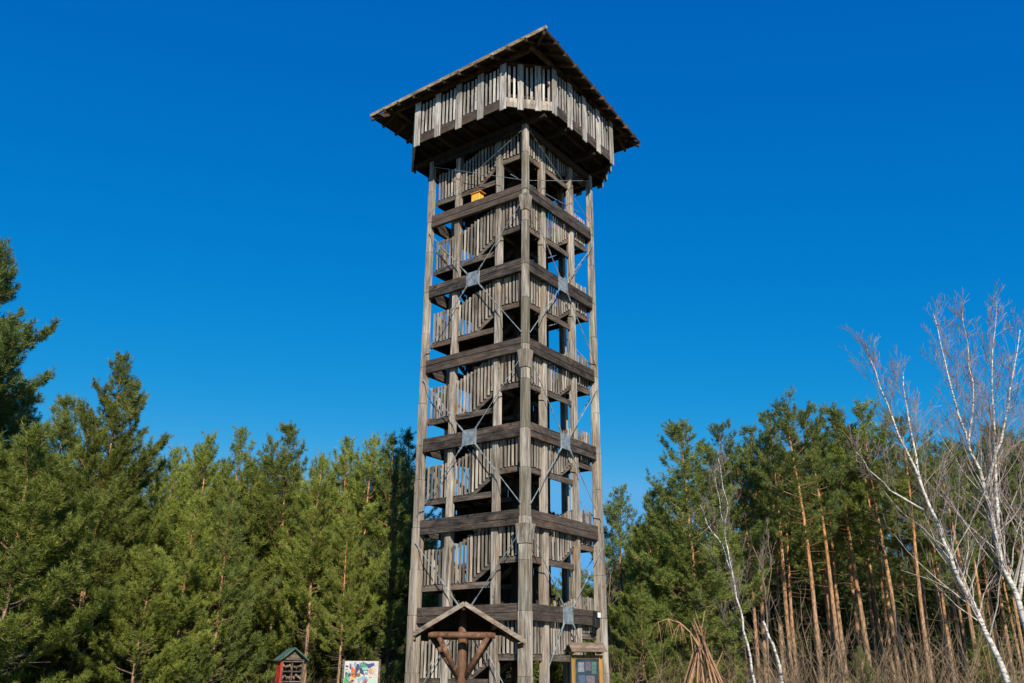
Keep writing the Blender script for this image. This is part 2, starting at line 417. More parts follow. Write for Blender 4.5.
# bracing rods with gusset plates
def rods(k, za, zb, zc, first=False):
    Fk = FM[k]; cx = WD / 2; q = -.135
    pl = MB(); pl.box((cx - .31, -.128, zc - .28), (cx + .31, -.108, zc + .28), Fk)
    for sx in (-1, 1):
        for sz in (-1, 1):
            pl.tube([Fk @ Vector((cx + sx * .24, -.127, zc + sz * .2)), Fk @ Vector((cx + sx * .24, -.15, zc + sz * .2))], .022, 6)
    pl.build('gusset_plate', M['steel'], tower, bevel=.004)
    for sx in (-1, 1):
        for zz in (za, zb):
            if zz is None: continue
            e = Vector((cx + sx * (cx - .06), -.15 - (post_half(zz) - .12), zz)); s = Vector((cx + sx * .27, q, zc + (.26 if zz > zc else -.26)))
            r = MB(); r.tube([Fk @ s, Fk @ e], .016, 6)
            m1 = s.lerp(e, .10); m2 = s.lerp(e, .34); r.tube([Fk @ s, Fk @ m1], .030, 6)
            m3 = s.lerp(e, .40 if sx > 0 else .3); m4 = s.lerp(e, .46 if sx > 0 else .36); r.tube([Fk @ m3, Fk @ m4], .028, 6)
            r.build('tension_rod', M['steel'], tower)
for k in range(4):
    rods(k, LV[0] - BT - .25, LV[2] + .15, LV[1] - BT / 2)
    rods(k, LV[2] - BT - .25, LV[4] + .15, LV[3] - BT / 2)
    rods(k, LV[4] - BT - .25, .6, LV[5] - BT / 2)
for k in (0, 1, 2, 3):
    r = MB()
    for (a_, b_) in (((.05, TOPZ - .3), (WD - .05, LV[0] + .1)), ((WD - .05, TOPZ - .3), (.05, LV[0] + .1))):
        r.tube([FM[k] @ Vector((a_[0], -.17, a_[1])), FM[k] @ Vector((b_[0], -.17, b_[1]))], .011, 5)
    r.build('tension_rod', M['steel'], tower)
r = MB(); r.tube([FM[1] @ Vector((-.1, .6, 18.75 + DZ)), FM[1] @ Vector((WD - .3, .32, 19.0 + DZ))], .02, 6); r.build('tie_rod', M['steel'], tower)

# gallery
GH = HW + 1.2; GC = 1.25; GF = 21.2 + DZ; G0 = 20.92 + DZ; G1 = 22.82 + DZ
octv = [(-GH, GH - GC), (-GH, -GH + GC), (-GH + GC, -GH), (GH - GC, -GH), (GH, -GH + GC), (GH, GH - GC), (GH - GC, GH), (-GH + GC, GH)]
b = MB(); x = -GH + .06
while x < GH - .06:
    e = min(GH, 2 * GH - GC - abs(x + .07)) - .06
    if HW - 1.28 < x < HW - .25:
        b.box((x, -e, GF - .04), (x + .135, -.9, GF)); b.box((x, 1.0, GF - .04), (x + .135, e, GF))
    else: b.box((x, -e, GF - .04), (x + .135, e, GF))
    x += .15
b.build('gallery_floor', M['deck'], tower)
for yy in np.arange(-3.0, 3.01, .6):
    e = min(GH, 2 * GH - GC - abs(yy) - .1) - .12
    b = MB(); b.box((-e, yy - .05, GF - .22), (e, yy + .05, GF - .042)); b.build('floor_joist', M['inner'], tower)
for xx in (-HW, -HW + 1.28, HW - 1.28, HW):
    e = min(GH, 2 * GH - GC - abs(xx) - .1) - .12
    b = MB(); b.box((xx - .08, -e, TOPZ + .003), (xx + .08, e, GF - .224)); b.build('cantilever_beam', M['inner'], tower)
def oct_face(i):
    a = Vector((*octv[i], 0)); c = Vector((*octv[(i + 1) % 8], 0)); L = (c - a).length; d = (c - a).normalized(); n_ = Vector((-d.y, d.x, 0))
    m = Matrix.Identity(4); m.col[0] = (*d, 0); m.col[1] = (*n_, 0); m.col[3] = (*a, 1)
    return m, L
for i in range(8):
    m, L = oct_face(i); main = (i % 2 == 0)
    nw = 5 if main else 3
    b = MB()
    b.box((.01, .0, G0 + .02), (L - .01, .05, G0 + .22), m, jit=.003); b.box((.01, .002, G0 + .225), (L - .01, .052, G0 + .42), m, jit=.003)
    b.build('rim_board', M['beam'] if main else M['slat'], tower)
    st = (L - .24) / (nw - 1) if main else L / nw
    cs = [.12 + st * j for j in range(nw)] if main else [st * (j + .5) for j in range(nw)][0:3]
    if not main: cs = [.55, L - .55]
    for c_ in cs:
        b = MB(); wv = .14 if main else .12
        b.box((c_ - wv, -.05, G0 - .10 + random.uniform(-.04, .04)), (c_ + wv, -.005, G1 + .03), m, jit=.006); b.build('wide_board', M['gallery'], tower, bevel=.005)
    b = MB()
    ed = [c_ for c_ in cs]
    segs = [(ed[j] + .16, ed[j + 1] - .16) for j in range(len(ed) - 1)]
    if not main: segs = [(.03, .42)] + segs + [(L - .42, L - .03)]
    for (s0, s1) in segs:
        slats(b, s0, s1, lambda p: G0 + .42, lambda p: G1 - .06, q0=-.004 + .0, th=.03, pitch=.172, wdt=.088, M4=m)
    b.build('parapet_slats', M['gallery'], tower)
    b = MB(); b.box((0, .055, G1 - .75), (L, .11, G1 - .62), m); b.box((0, .055, G0 + .5), (L, .11, G0 + .6), m); b.build('parapet_rail', M['inner'], tower)
    b = MB(); b.box((.0, .055, GF + .002), (.12, .17, G1 + .42), m); b.build('roof_post', M['inner'], tower)
# wall plates, square, under the roof
PZ = 22.98 + DZ
for k in range(4):
    mm = Matrix.Rotation(k * PI / 2, 4, 'Z'); b = MB()
    b.box((-GH - .1, -GH, PZ), (GH - .16, -GH + .14, PZ + .16), mm); b.build('wall_plate', M['rafter'], tower)
    # corner ties across the cut corners
    b = MB(); b.bar(mm @ Vector((-GH + 1.4, -GH + .1, PZ + .0)), mm @ Vector((-GH + .1, -GH + 1.4, PZ + .0)), .1, .12); b.build('corner_tie', M['rafter'], tower)
# roof
def ST(s, t, z): return Vector((t - HW, s - HW, z + DZ))
RP = [ST(6.68, -1.66, 22.88), ST(-2.08, -1.78, 23.05), ST(-1.42, 6.62, 22.90), ST(6.6, 6.6, 22.95)]
apex = Vector((0, 0, 24.95 + DZ))
roof = None
for i in range(4):
    P0, P1 = RP[i], RP[(i + 1) % 4]; mid = (P0 + P1) / 2; up = (apex - mid); nrm = (P1 - P0).cross(up).normalized()
    if nrm.z < 0: nrm = -nrm
    b = MB(); ns = 24
    for j in range(ns):
        g0, g1 = j / ns, min(1, (j + 1) / ns) + (.004 if j > 2 else .001)
        a0, a1 = P0.lerp(apex, g0), P1.lerp(apex, g0); c0, c1 = P0.lerp(apex, g1), P1.lerp(apex, g1)
        if i == 0 and j in (1, 2):
            a0, c0 = a0.lerp(a1, .09 - .02 * j), c0.lerp(c1, .10 - .03 * j)
        if i == 1 and j == 0: a1, c1 = a0.lerp(a1, .985), c0.lerp(c1, .985)
        b.hexa([a0, a1, c1, c0, a0 + nrm * .03, a1 + nrm * .03, c1 + nrm * .03, c0 + nrm * .03])
    o = b.build('roof_boards', M['roofwood'], tower)
    b = MB(); b.hexa([p + nrm * .034 for p in (P0.lerp(apex, .09), P1.lerp(apex, .09), apex, apex)] + [p + nrm * .06 for p in (P0.lerp(apex, .09), P1.lerp(apex, .09), apex, apex)])
    b.build('roof_covering', M['shingle'], o)
    out = -(up.normalized())
    n = 11
    for j in range(1, n):
        f_ = j / n; E_ = P0.lerp(P1, f_); ln = min(2 * f_, 2 * (1 - f_)) * .97
        tail = (.20 if i == 1 else .10) + random.uniform(-.03, .05)
        b = MB(); b.bar(E_ + out * tail - nrm * .075, E_ + up * ln - nrm * .075, .08, .14, up=nrm); b.build('rafter', M['rafter'], tower)
    d = (P1 - P0).normalized()
    if i in (0,):
        b = MB(); b.bar(P0 - d * .0 + nrm * .02 + out * .04, P1 + d * .14 + nrm * .02 + out * .04, .06, .11, up=nrm); b.build('eaves_board', M['fascia'], tower)
    else:
        b = MB(); b.bar(P0 + nrm * .0 + out * .03, P1 + nrm * .0 + out * .03, .04, .09, up=nrm); b.build('eaves_board', M['rafter'], tower)
for i in range(4):
    b = MB(); b.bar(RP[i] - Vector((0, 0, .14)), apex - Vector((0, 0, .16)), .1, .16); b.build('hip_rafter', M['rafter'], tower)
for i in range(2):   # ceiling ties
    b = MB(); zt = PZ + .17 + i * .165
    if i == 0: b.box((-GH, -.07, zt), (GH, .07, zt + .16))
    else: b.box((-.07, -GH, zt), (.07, GH, zt + .16))
    b.build('ceiling_tie', M['rafter'], tower)

def T2W(s, t, z): return centre + v * (t - HW) + u * (s - HW) + Vector((0, 0, z + DZ))
# yellow box on the ring beam near the top
bx = empty('box', T2W(2.35, .12, 18.2), PI / 2 - A_, label='small yellow-orange wooden box on the topmost ring beam, left side of the tower', cat='box')
b = MB(); b.box((-.14, -.20, .0), (.14, .20, .36)); b.build('body', plain('yellow_paint', (.78, .45, .05), .6), bx, bevel=.01)
b = MB(); b.box((-.18, -.28, .362), (.16, .23, .40)); b.build('lid', M['orange'], bx, bevel=.005)
# floodlight by the lowest ring beam
fl = empty('floodlight', T2W(-.10, 4.02, 3.05), PI / 2 - A_, label='small white floodlight on a dark box, mounted at the right end of the lowest beam', cat='floodlight')
b = MB(); b.box((-.15, -.13, -.42), (.15, -.01, -.06)); b.build('junction_box', M['black'], fl, bevel=.01)
b = MB(); b.hexa([(-.11, -.19, -.10), (.11, -.19, -.10), (.11, -.02, -.04), (-.11, -.02, -.04), (-.11, -.19, .08), (.11, -.19, .08), (.11, -.02, .14), (-.11, -.02, .14)]); hd = b.build('lamp_head', M['black'], fl, bevel=.008)
b = MB(); b.box((-.10, -.197, -.095), (.10, -.191, .075)); b.build('lens', M['white'], hd)

# ================================================================ shelter
random.seed(9)
D = 20.0
c = at(461.5, 676, D); sh = empty('map_shelter', (c.x, c.y, 0), R(6), label='single-post wooden shelter with a small pale-edged gable roof, in front of the tower', cat='shelter')
ap = at(462, 604, D).z; ev = at(462, 636, D).z; hwid = 1.08; dep = 1.25
sk = 23.0 / F_PX * 0
for sx in (-1, 1):
    b = MB(); n = 9
    for j in range(n):
        f0, f1 = j / n, (j + .96) / n
        hx = hwid * (.93 if sx < 0 else 1.15); pt = lambda f, y, o: (sx * hx * f, y, ap + (ev - ap) * f * (.93 if sx < 0 else 1.12) + o)
        P = [pt(f0, -dep / 2, -.03), pt(f1, -dep / 2, -.03), pt(f1, dep / 2, -.03), pt(f0, dep / 2, -.03), pt(f0, -dep / 2, 0), pt(f1, -dep / 2, 0), pt(f1, dep / 2, 0), pt(f0, dep / 2, 0)]
        b.hexa(P)
    rs = b.build('roof_slope', M['roofwood'], sh)
    for ys in (-1, 1):
        b = MB(); a0 = Vector((0, ys * (dep / 2 + .02), ap - .035)); a1 = Vector((sx * (hx + .03), ys * (dep / 2 + .02), ap + (ev - ap) * (.93 if sx < 0 else 1.12) - .05))
        b.bar(a0, a1, .035, .09); b.build('bargeboard', M['barge'], sh)
    b = MB(); zz_ = ap + (ev - ap) * (.93 if sx < 0 else 1.12); b.box((sx * hx - .02, -dep / 2, zz_ - .15), (sx * hx + .02, dep / 2, zz_ - .05)); b.build('eaves_board', M['redwood'], sh)
b = MB(); b.tube([(0, 0, 0), (0, 0, 1.9), (0, 0, ap - .12)], [.11, .10, .085], 10); b.build('post', M['redwood'], sh, smooth=True)
for ys in (-1, 1):
    b = MB(); b.tube([(-.72, ys * .42, ev + .0), (.66, ys * .42, ev + .0)], .065, 8); b.build('tie_beam', M['redwood'], sh, smooth=True)
    for sx in (-1, 1):
        b = MB(); b.tube([(sx * .05, 0, ev - .85), (sx * (.50 + .12 * (ys > 0)), ys * .42, ev - .03)], .06, 8); b.build('brace', M['redwood'], sh, smooth=True)
for sx in (-1, 0, 1):
    b = MB(); z_ = ap - .1 if sx == 0 else ev + (ap - ev) * .32; b.bar((sx * .66, -dep / 2 + .03, z_ - (.0 if sx == 0 else .01)), (sx * .66, dep / 2 - .03, z_ - (.0 if sx == 0 else .01)), .08, .1); b.build('purlin', M['redwood'], sh)
b = MB(); b.poly([(-hwid * .8, dep / 2 - .12, ev + .04), (hwid * .95, dep / 2 - .12, ev + .04), (0, dep / 2 - .12, ap - .08)], (0, .03, 0)); b.build('dark_gable_fill', M['roofwood'], sh)  # dark sheet added to fill the shaded space under the roof
b = MB(); b.box((-.7, -.05, .75), (.7, .0, 1.5)); b.build('map_board', M['fascia'], sh)
b = MB(); b.box((-.6, -.06, .82), (.6, -.053, 1.43)); b.build('map', M['greenroof'], sh)

# ================================================================ notice case
D = 27.2
c = at(587, 676, D); nb = empty('notice_case', (c.x, c.y, 0), R(12), label='yellow-framed glazed notice case under a small plank roof, at the foot of the tower', cat='notice board')
zt = at(587, 655, D).z; hw = .40
for sx in (-1, 1):
    b = MB(); b.box((sx * hw - .06, -.06, 0), (sx * hw + .06, .06, zt)); b.build('post', M['yellowwood'], nb, bevel=.008)
b = MB(); b.box((-hw + .062, -.035, .9), (hw - .062, .035, 1.0)); b.box((-hw + .062, -.035, zt - .1), (hw - .062, .035, zt)); b.build('frame', M['yellowwood'], nb)
mp = plain('dark_felt', (.045, .06, .06), .8)
b = MB(); b.box((-hw + .062, .0, 1.0), (hw - .062, .03, zt - .1)); bo = b.build('board', mp, nb)
for i, (x_, z_, w_, h_, c_) in enumerate(((-.17, zt - .32, .09, .13, (.35, .36, .38)), (.04, zt - .30, .08, .12, (.22, .13, .16)), (.21, zt - .34, .07, .16, (.12, .22, .14)), (-.15, zt - .68, .1, .14, (.10, .16, .3)), (.1, zt - .7, .12, .15, (.25, .17, .2)), (0, zt - 1.05, .2, .12, (.2, .26, .26)))):
    b = MB(); b.box((x_ - w_, -.004 - .001 * i, z_ - h_), (x_ + w_, -.001, z_ + h_)); b.build('notice', plain('faded_notice', c_, .7, var=.4, scale=14), bo)
gm, n_, b_ = nodes('case_glass'); b_.inputs['Base Color'].default_value = (.9, .92, .92, 1); b_.inputs['Roughness'].default_value = .04; b_.inputs['Transmission Weight'].default_value = 1.0
b = MB(); b.box((-hw + .064, -.03, 1.002), (hw - .064, -.024, zt - .102)); b.build('glass', gm, nb)
b = MB()
for j in range(3):
    y0 = -.32 + j * .12; z0 = zt + .08 + j * .075
    b.hexa([(-.52, y0, z0), (.52, y0, z0), (.52, y0 + .13, z0 + .082), (-.52, y0 + .13, z0 + .082), (-.52, y0, z0 + .025), (.52, y0, z0 + .025), (.52, y0 + .13, z0 + .107), (-.52, y0 + .13, z0 + .107)])
    b.hexa([(-.52, -y0 + .1, z0), (.52, -y0 + .1, z0), (.52, -y0 - .03 + .1, z0 + .082), (-.52, -y0 - .03 + .1, z0 + .082), (-.52, -y0 + .1, z0 + .025), (.52, -y0 + .1, z0 + .025), (.52, -y0 - .03 + .1, z0 + .107), (-.52, -y0 - .03 + .1, z0 + .107)])
b.build('roof', M['casewood'], nb)
b = MB()
for sx in (-1, 1): b.bar((sx * hw, -.28, zt + .06), (sx * hw, .3, zt + .06), .06, .06)
b.build('roof_bracket', M['yellowwood'], nb)

# ================================================================ insect hotel
D = 34.0
c = at(290, 676, D); ih = empty('insect_hotel', (c.x, c.y, 0), R(36), label='insect hotel with green gable roof and red side panel, before the left pines', cat='insect hotel')
ap = at(290, 649, D).z; ev = at(290, 660, D).z
b = MB(); 
for sx in (-.52, .48): b.box((sx, -.22, 0), (sx + .07, .22, ev + .02))
b.build('side_panel', M['joist'], ih)
b = MB(); b.box((-.60, -.25, 1.0), (-.525, .23, ev + .06)); b.build('red_panel', M['red'], ih)
b = MB(); b.box((-.45, .16, .8), (.48, .2, ev + .0)); b.build('back_panel', M['inner'], ih)
b = MB()
zs = np.linspace(.8, ev - .05, 5)
for z_ in zs: b.box((-.448, -.2, z_ - .02), (.478, .158, z_ + .02))
b.box((-.02, -.19, .83), (.02, .158, ev - .1)); b.build('shelf', M['joist'], ih)
b = MB()
for i in range(4):
    for j in range(9):
        b = MB()
        x_ = -.40 + j * .1 + (.03 if j > 4 else -.01); rr = random.uniform(.035, .047)
        b.tube([(x_, -.15 - random.uniform(0, .04), (zs[i] + zs[i + 1]) / 2 + random.uniform(-.06, .06)), (x_, .15, (zs[i] + zs[i + 1]) / 2)], rr, 7)
        b.build('log', M['casewood'], ih)
for sx in (-1, 1):
    b = MB(); b.poly([(0, -.4, ap), (sx * .72, -.4, ev - .04), (sx * .72, .4, ev - .04), (0, .4, ap)], (0, 0, .05)); b.build('roof_slope', M['greenroof'], ih)
b = MB(); b.poly([(-.47, -.2, ev), (.47, -.2, ev), (0, -.2, ap - .06)], (0, .03, 0)); b.build('gable_board', M['joist'], ih)

ih.scale = (.76, .76, 1)
# ================================================================ painted panel
D = 34.5
c = at(361, 676, D); pp = empty('painted_panel', (c.x, c.y, 0), R(-4), label='white board painted in green, orange and navy patches, standing before the shaded pines', cat='painted panel')
zt = at(361, 661, D).z; hw = .62
for sx in (-1, 1):
    b = MB(); b.box((sx * (hw + .04) - .035, -.035, 0), (sx * (hw + .04) + .035, .035, zt + .06)); b.build('post', M['joist'], pp)
b = MB(); b.box((-hw, -.02, .75), (hw, .02, zt)); b.build('board', plain('scuffed_offwhite', (.48, .46, .43), .6, var=.25, scale=7), pp)
def blob(cx, cz, rx, rz, col, seed, dy, n=11):
    random.seed(seed); P = []
    for i in range(n):
        a = 2 * PI * i / n; r_ = random.uniform(.35, 1.25)
        P.append((max(-hw + .02, min(hw - .02, cx + math.cos(a) * rx * r_)), -.022 - dy, max(.78, min(zt - .02, cz + math.sin(a) * rz * r_))))
    b = MB(); b.poly(P, (0, -.003, 0)); b.build('painted_patch', plain('paint_patch', col, .6, var=.15), pp)
T_ = zt
blob(-.05, T_ - .30, .22, .34, (.04, .05, .12), 1, 0); blob(.22, T_ - .14, .22, .12, (.05, .06, .2), 2, .004)
blob(-.30, T_ - .42, .14, .25, (.55, .10, .03), 3, .008); blob(-.50, T_ - .62, .16, .26, (.05, .30, .08), 4, .004)
blob(-.33, T_ - .68, .12, .16, (.8, .35, .03), 5, .012); blob(.05, T_ - .62, .2, .14, (.18, .35, .5), 6, .012)
blob(.42, T_ - .72, .2, .14, (.3, .55, .42), 7, .004); blob(-.42, T_ - .17, .12, .09, (.45, .28, .38), 8, .004)
blob(.36, T_ - .36, .09, .1, (.5, .25, .22), 10, .008); blob(-.52, T_ - .42, .08, .08, (.25, .55, .42), 12, .012)
PC = [(.04, .05, .12), (.05, .06, .2), (.5, .12, .06), (.05, .28, .08), (.16, .3, .42), (.4, .3, .36), (.3, .12, .1), (.2, .45, .4), (.6, .45, .2)]
random.seed(77)
spots = [(random.uniform(-.55, .45), T_ - random.uniform(.06, .85), random.choice(PC)) for _ in range(46)]
for i, (x_, z_, c_) in enumerate(spots): blob(x_, z_, .03 + .035 * (i % 3), .04 + .05 * (i % 2), c_, 100 + i, .016 + .0005 * i, 9)
random.seed(3)

# ================================================================ TREES
rng = np.random.default_rng(7)
def unit(a): return a / (np.linalg.norm(a, axis=-1, keepdims=True) + 1e-9)
def tuft_mesh(P, Dr, size, blades=9):
    """needle tufts: P (n,3) positions, Dr (n,3) directions -> triangles"""
    n = len(P); Dr = unit(Dr)
    r = unit(np.cross(Dr, np.array([.31, .2, .93]))); uu = np.cross(Dr, r)
    an = rng.uniform(0, 2 * PI, (n, blades)); sp = rng.uniform(.3, 1.35, (n, blades))
    rad = (np.cos(an)[..., None] * r[:, None] + np.sin(an)[..., None] * uu[:, None])
    dd = unit(Dr[:, None] * np.cos(sp)[..., None] + rad * np.sin(sp)[..., None])
    ln = size[:, None] * rng.uniform(.7, 1.2, (n, blades)); wd = ln * rng.uniform(.055, .10, (n, blades)) * (9 / blades) ** .25
    side = unit(np.cross(dd, rng.normal(size=(n, blades, 3))))
    base = P[:, None] + Dr[:, None] * (rng.uniform(-.6, .5, (n, blades)) * size[:, None])[..., None]
    a = base + dd * (ln * .12)[..., None] + side * wd[..., None]; b = base + dd * (ln * .12)[..., None] - side * wd[..., None]; t = base + dd * ln[..., None]
    V = np.stack([a, t, b], 2).reshape(-1, 3)
    T = np.arange(n * blades * 3).reshape(-1, 3)
    tone = np.repeat(np.clip(rng.normal(.5, .22, n), 0, 1), blades)
    return V, T, tone

def gen_pine(H, cb, Rm, style, dens=1.0, size=.185, mat='needle', barkm='pinebark', dead=10, lean=0, whorl=.48, blades=20, tr=None):
    """returns dict of meshes: trunk, branches, crown"""
    tb = MB(); bb = MB()
    n = 14; bx, by = rng.normal(0, (.024 if style == 'mature' else .012) * H, 2); ph = rng.uniform(0, 6)
    def tp(z):
        f = z / H
        return np.array([bx * f * f + .012 * H * math.sin(f * 5 + ph) * f + lean * f, by * f * f + .010 * H * math.cos(f * 4.3 + ph) * f, z])
    r0 = tr or (.0085 * H + .02)
    zz = np.linspace(-.1, H - .15, n)
    tb.tube([tp(z) for z in zz], [max(.012, r0 * (1.12 if i == 0 else 1) * (1 - (z / H)) ** .75) for i, z in enumerate(zz)], 8, tone=.5)
    Ps, Ds, Sz = [], [], []
    z = cb * H
    while z < H - .25:
        t = (z - cb * H) / (H - cb * H)
        if style == 'young': prof = (1 - t) ** .84 * (.6 + .4 * min(1, t * 6 + .35)) * 1.12; el = .10 + .68 * t * t + .1 * t
        elif style == 'mature': prof = max(.1, math.sin(PI * min(1, (.22 + .80 * t)))) ** .75 * (.85 if t > .1 else .6); el = .05 + .75 * t
        else: prof = (1 - t) ** .6 * (.5 + .5 * min(1, t * 3)); el = 0.05 + .65 * t
        nb = rng.integers(4, 6) if style != 'mature' else rng.integers(3, 5)
        a0 = rng.uniform(0, 6.28)
        for i in range(nb):
            L = Rm * prof * rng.uniform(.36, 1.22) + .16
            if rng.random() < .12: L *= 1.3
            az = a0 + 6.283 * i / nb + rng.normal(0, .35); e = el + rng.normal(0, .13)
            d = np.array([math.cos(az) * math.cos(e), math.sin(az) * math.cos(e), math.sin(e)])
            p0 = tp(z + rng.uniform(-.15, .15)); K = 5; pts = [p0]; dd = d.copy()
            for q in range(K):
                dd = unit(dd + np.array([rng.normal(0, .10), rng.normal(0, .10), .10 + .05 * q + rng.normal(0, .06)]) * .8)
                pts.append(pts[-1] + dd * L / K)
            br = .011 * L + .006
            bb.tube(pts, [br * (1 - .8 * q / K) for q in range(K + 1)], 4, caps=False, tone=.5)
            pts = np.array(pts)
            nt_ = max(3, int(L * 6.6 * dens))
            ss = np.sort(1 - (1 - (.28 if L > 1 else .1)) * rng.uniform(0, 1, nt_) ** 1.35) * K
            for s_ in ss:
                q = min(K - 1, int(s_)); P0 = pts[q] + (pts[q + 1] - pts[q]) * (s_ - q); bd = unit(pts[q + 1] - pts[q])
                sd = unit(np.cross(bd, [0, 0, 1])) * (1 if rng.random() < .5 else -1)
                td = unit(bd * rng.uniform(.5, 1) + sd * rng.uniform(.3, 1.1) + np.array([0, 0, rng.uniform(-.05, .55)]))
                tl = min(.9, (.22 + .22 * L * (1 - .6 * s_ / K))) * rng.uniform(.6, 1.25)
                m = max(2, int(tl / .115))
                for w_ in range(m):
                    f = (w_ + 1) / m
                    o = rng.normal(0, .05, 3)
                    Ps.append(P0 + td * tl * f + o + np.array([0, 0, .12 * tl * f * f])); Ds.append(td + np.array([0, 0, .55]) + rng.normal(0, .3, 3)); Sz.append(size * rng.uniform(.75, 1.2))
            Ps.append(pts[-1]); Ds.append(dd + np.array([0, 0, .4])); Sz.append(size * 1.25)
        z += whorl * rng.uniform(.7, 1.3) * (1 if t < .75 else 1.05)
    for k in range(9):   # leader shoot
        Ps.append(tp(H - .10 * k)); Ds.append(np.array([0, 0, 1.]) + rng.normal(0, .15, 3)); Sz.append(size * 1.1)
    for k in range(dead):  # dead lower branches
        z = rng.uniform(.18, max(.25, cb)) * H; az = rng.uniform(0, 6.28); L = rng.uniform(.5, 1.6) * min(1, Rm / 2)
        p0 = tp(z); p1 = p0 + np.array([math.cos(az), math.sin(az), rng.uniform(-.2, .25)]) * L * .5; p2 = p1 + np.array([math.cos(az + .3), math.sin(az + .3), rng.uniform(-.3, .2)]) * L * .5
        bb.tube([p0, p1, p2], [.018, .012, .004], 4, caps=False, tone=.3)
    V, T, tone = tuft_mesh(np.array(Ps), np.array(Ds), np.array(Sz), blades)
    cm = np_mesh('crown', V, T, M[mat], tone)
    o1 = tb.build('trunk', M[barkm], smooth=True); o2 = bb.build('branches', M['darkbark'])
    m1, m2 = o1.data, o2.data; bpy.data.objects.remove(o1); bpy.data.objects.remove(o2)
    return dict(trunk=m1, branches=m2, crown=cm, H=H)

def put(var, loc, rz, sc, name, label, cat, group=None, sz=None):
    e = empty(name, loc, rz, label=label, cat=cat, group=group); e.scale = (sc, sc, sz or sc)
    for nm in ('trunk', 'branches', 'crown'):
        if nm in var:
            o = bpy.data.objects.new(nm, var[nm]); S.collection.objects.link(o); o.parent = e
    return e
def pine_at(var, px, topy, D, name='pine_tree', label='', cat='pine tree', group=None, wide=1.0, rz=None):
    p = at(px, topy, D); h = p.z; sc = h / var['H']
    return put(var, (p.x, p.y, 0), rng.uniform(0, 6.28) if rz is None else rz, sc * wide, name, label, cat, group, sz=sc)

YV = [gen_pine(13, .04, 3.9, 'young', dens=1.2), gen_pine(13, .08, 3.5, 'young', dens=1.15), gen_pine(13.5, .30, 3.0, 'young', dens=1.1, dead=22), gen_pine(12, .05, 4.0, 'young', dens=.95, mat='needle_blue')]
BIG = gen_pine(16.5, .05, 4.4, 'young', dens=1.7, size=.19, blades=22, mat='needle_dark', whorl=.36)
NB = gen_pine(15.5, .03, 4.6, 'young', dens=1.6, size=.17, blades=22, whorl=.36)
LOW = gen_pine(8, .0, 4.0, 'mid', dens=2.1, size=.155, blades=24)
SH = [gen_pine(13, .06, 3.0, 'young', dens=.9, mat='needle_dark', barkm='darkbark')]  # tower shadow also put into the colour: darker needles and bark
MV = [gen_pine(16, .58, 2.3, 'mature', dens=1.0, mat='needle_blue', dead=14), gen_pine(16, .52, 2.5, 'mature', dens=.95, mat='needle_blue', dead=14), gen_pine(16.5, .62, 2.0, 'mature', dens=1.0, mat='needle_dark', dead=16), gen_pine(15, .56, 2.4, 'mature', dens=1.0, mat='needle', dead=14)]
DP = gen_pine(14.5, .10, 3.7, 'mid', dens=1.0, mat='needle_blue', dead=6)

# --- left stand
pine_at(BIG, 2, 240, 33, label='tallest dark green pine at the far left edge', wide=1.0)
pine_at(NB, 122, 360, 38, label='tall pine with pointed leader second from the left, standing above its neighbours')
pine_at(NB, 22, 392, 37, label='full pine behind the bushy one, its top just below the tallest left crown', wide=.95, rz=1.1)
pine_at(LOW, 38, 445, 29.5, label='low bushy sunlit pine in front of the tallest pine at far left', wide=1.05)
pine_at(LOW, 150, 560, 34.5, label='lowest bushy pine, before the pine with the pointed leader', rz=2.2, wide=1.1)
edge = [(68, 400, 41, 0), (178, 452, 40, 1), (208, 436, 43, 2), (243, 432, 42, 1), (268, 448, 45, 3), (290, 427, 43, 0), (322, 455, 41, 2), (346, 443, 44, 1), (372, 437, 43, 2), (232, 492, 37.5, 3), (196, 500, 37, 0)]
names = ['narrow pine between the tallest left pine and the one with the pointed leader', 'short-topped pine just right of the pine with the pointed leader',
 'slim pine, first spire of the even left row', 'pine whose spire stands left of the green-roofed insect hotel', 'sunken darker pine between two higher spires left of the insect hotel',
 'highest spire of the row, directly above the insect hotel', 'lower pine just right of the insect hotel', 'slim pine above the painted panel', 'last sunlit pine before the tower shadow',
 'lower fuller pine before the row, left of the insect hotel', 'lower fuller pine before the row, left again of its twin near the insect hotel']
for (px, ty, D, vi), lb in zip(edge, names): pine_at(YV[vi], px, ty, D, label=lb, group='pines of the left stand', wide=.92 if vi else 1)
pine_at(YV[2], 350, 505, 38.5, label='small pine leaning over the painted panel', group='pines of the left stand', wide=.8)
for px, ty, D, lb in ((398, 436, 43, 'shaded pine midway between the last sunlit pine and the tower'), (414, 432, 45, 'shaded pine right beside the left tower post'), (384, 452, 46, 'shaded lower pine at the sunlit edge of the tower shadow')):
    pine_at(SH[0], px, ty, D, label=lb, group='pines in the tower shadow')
# rows behind
def row(n, x0, x1, d0, d1, t0, t1, vs, label, group, wide=1.0):
    for i in range(n):
        px = x0 + (x1 - x0) * (i + rng.uniform(.1, .9)) / n; D = rng.uniform(d0, d1)
        pine_at(vs[rng.integers(len(vs))], px, rng.uniform(t0, t1), D, label=label, group=group, wide=wide)
row(15, 10, 420, 46, 52, 446, 482, YV[1:3] + [MV[3]], 'pine in the second rank of the left stand', 'pines behind the left edge')
row(20, -40, 430, 53, 62, 452, 490, YV[1:3] + MV[:1], 'pine deep in the left stand, only its tip and trunk showing', 'deep pines of the left stand')
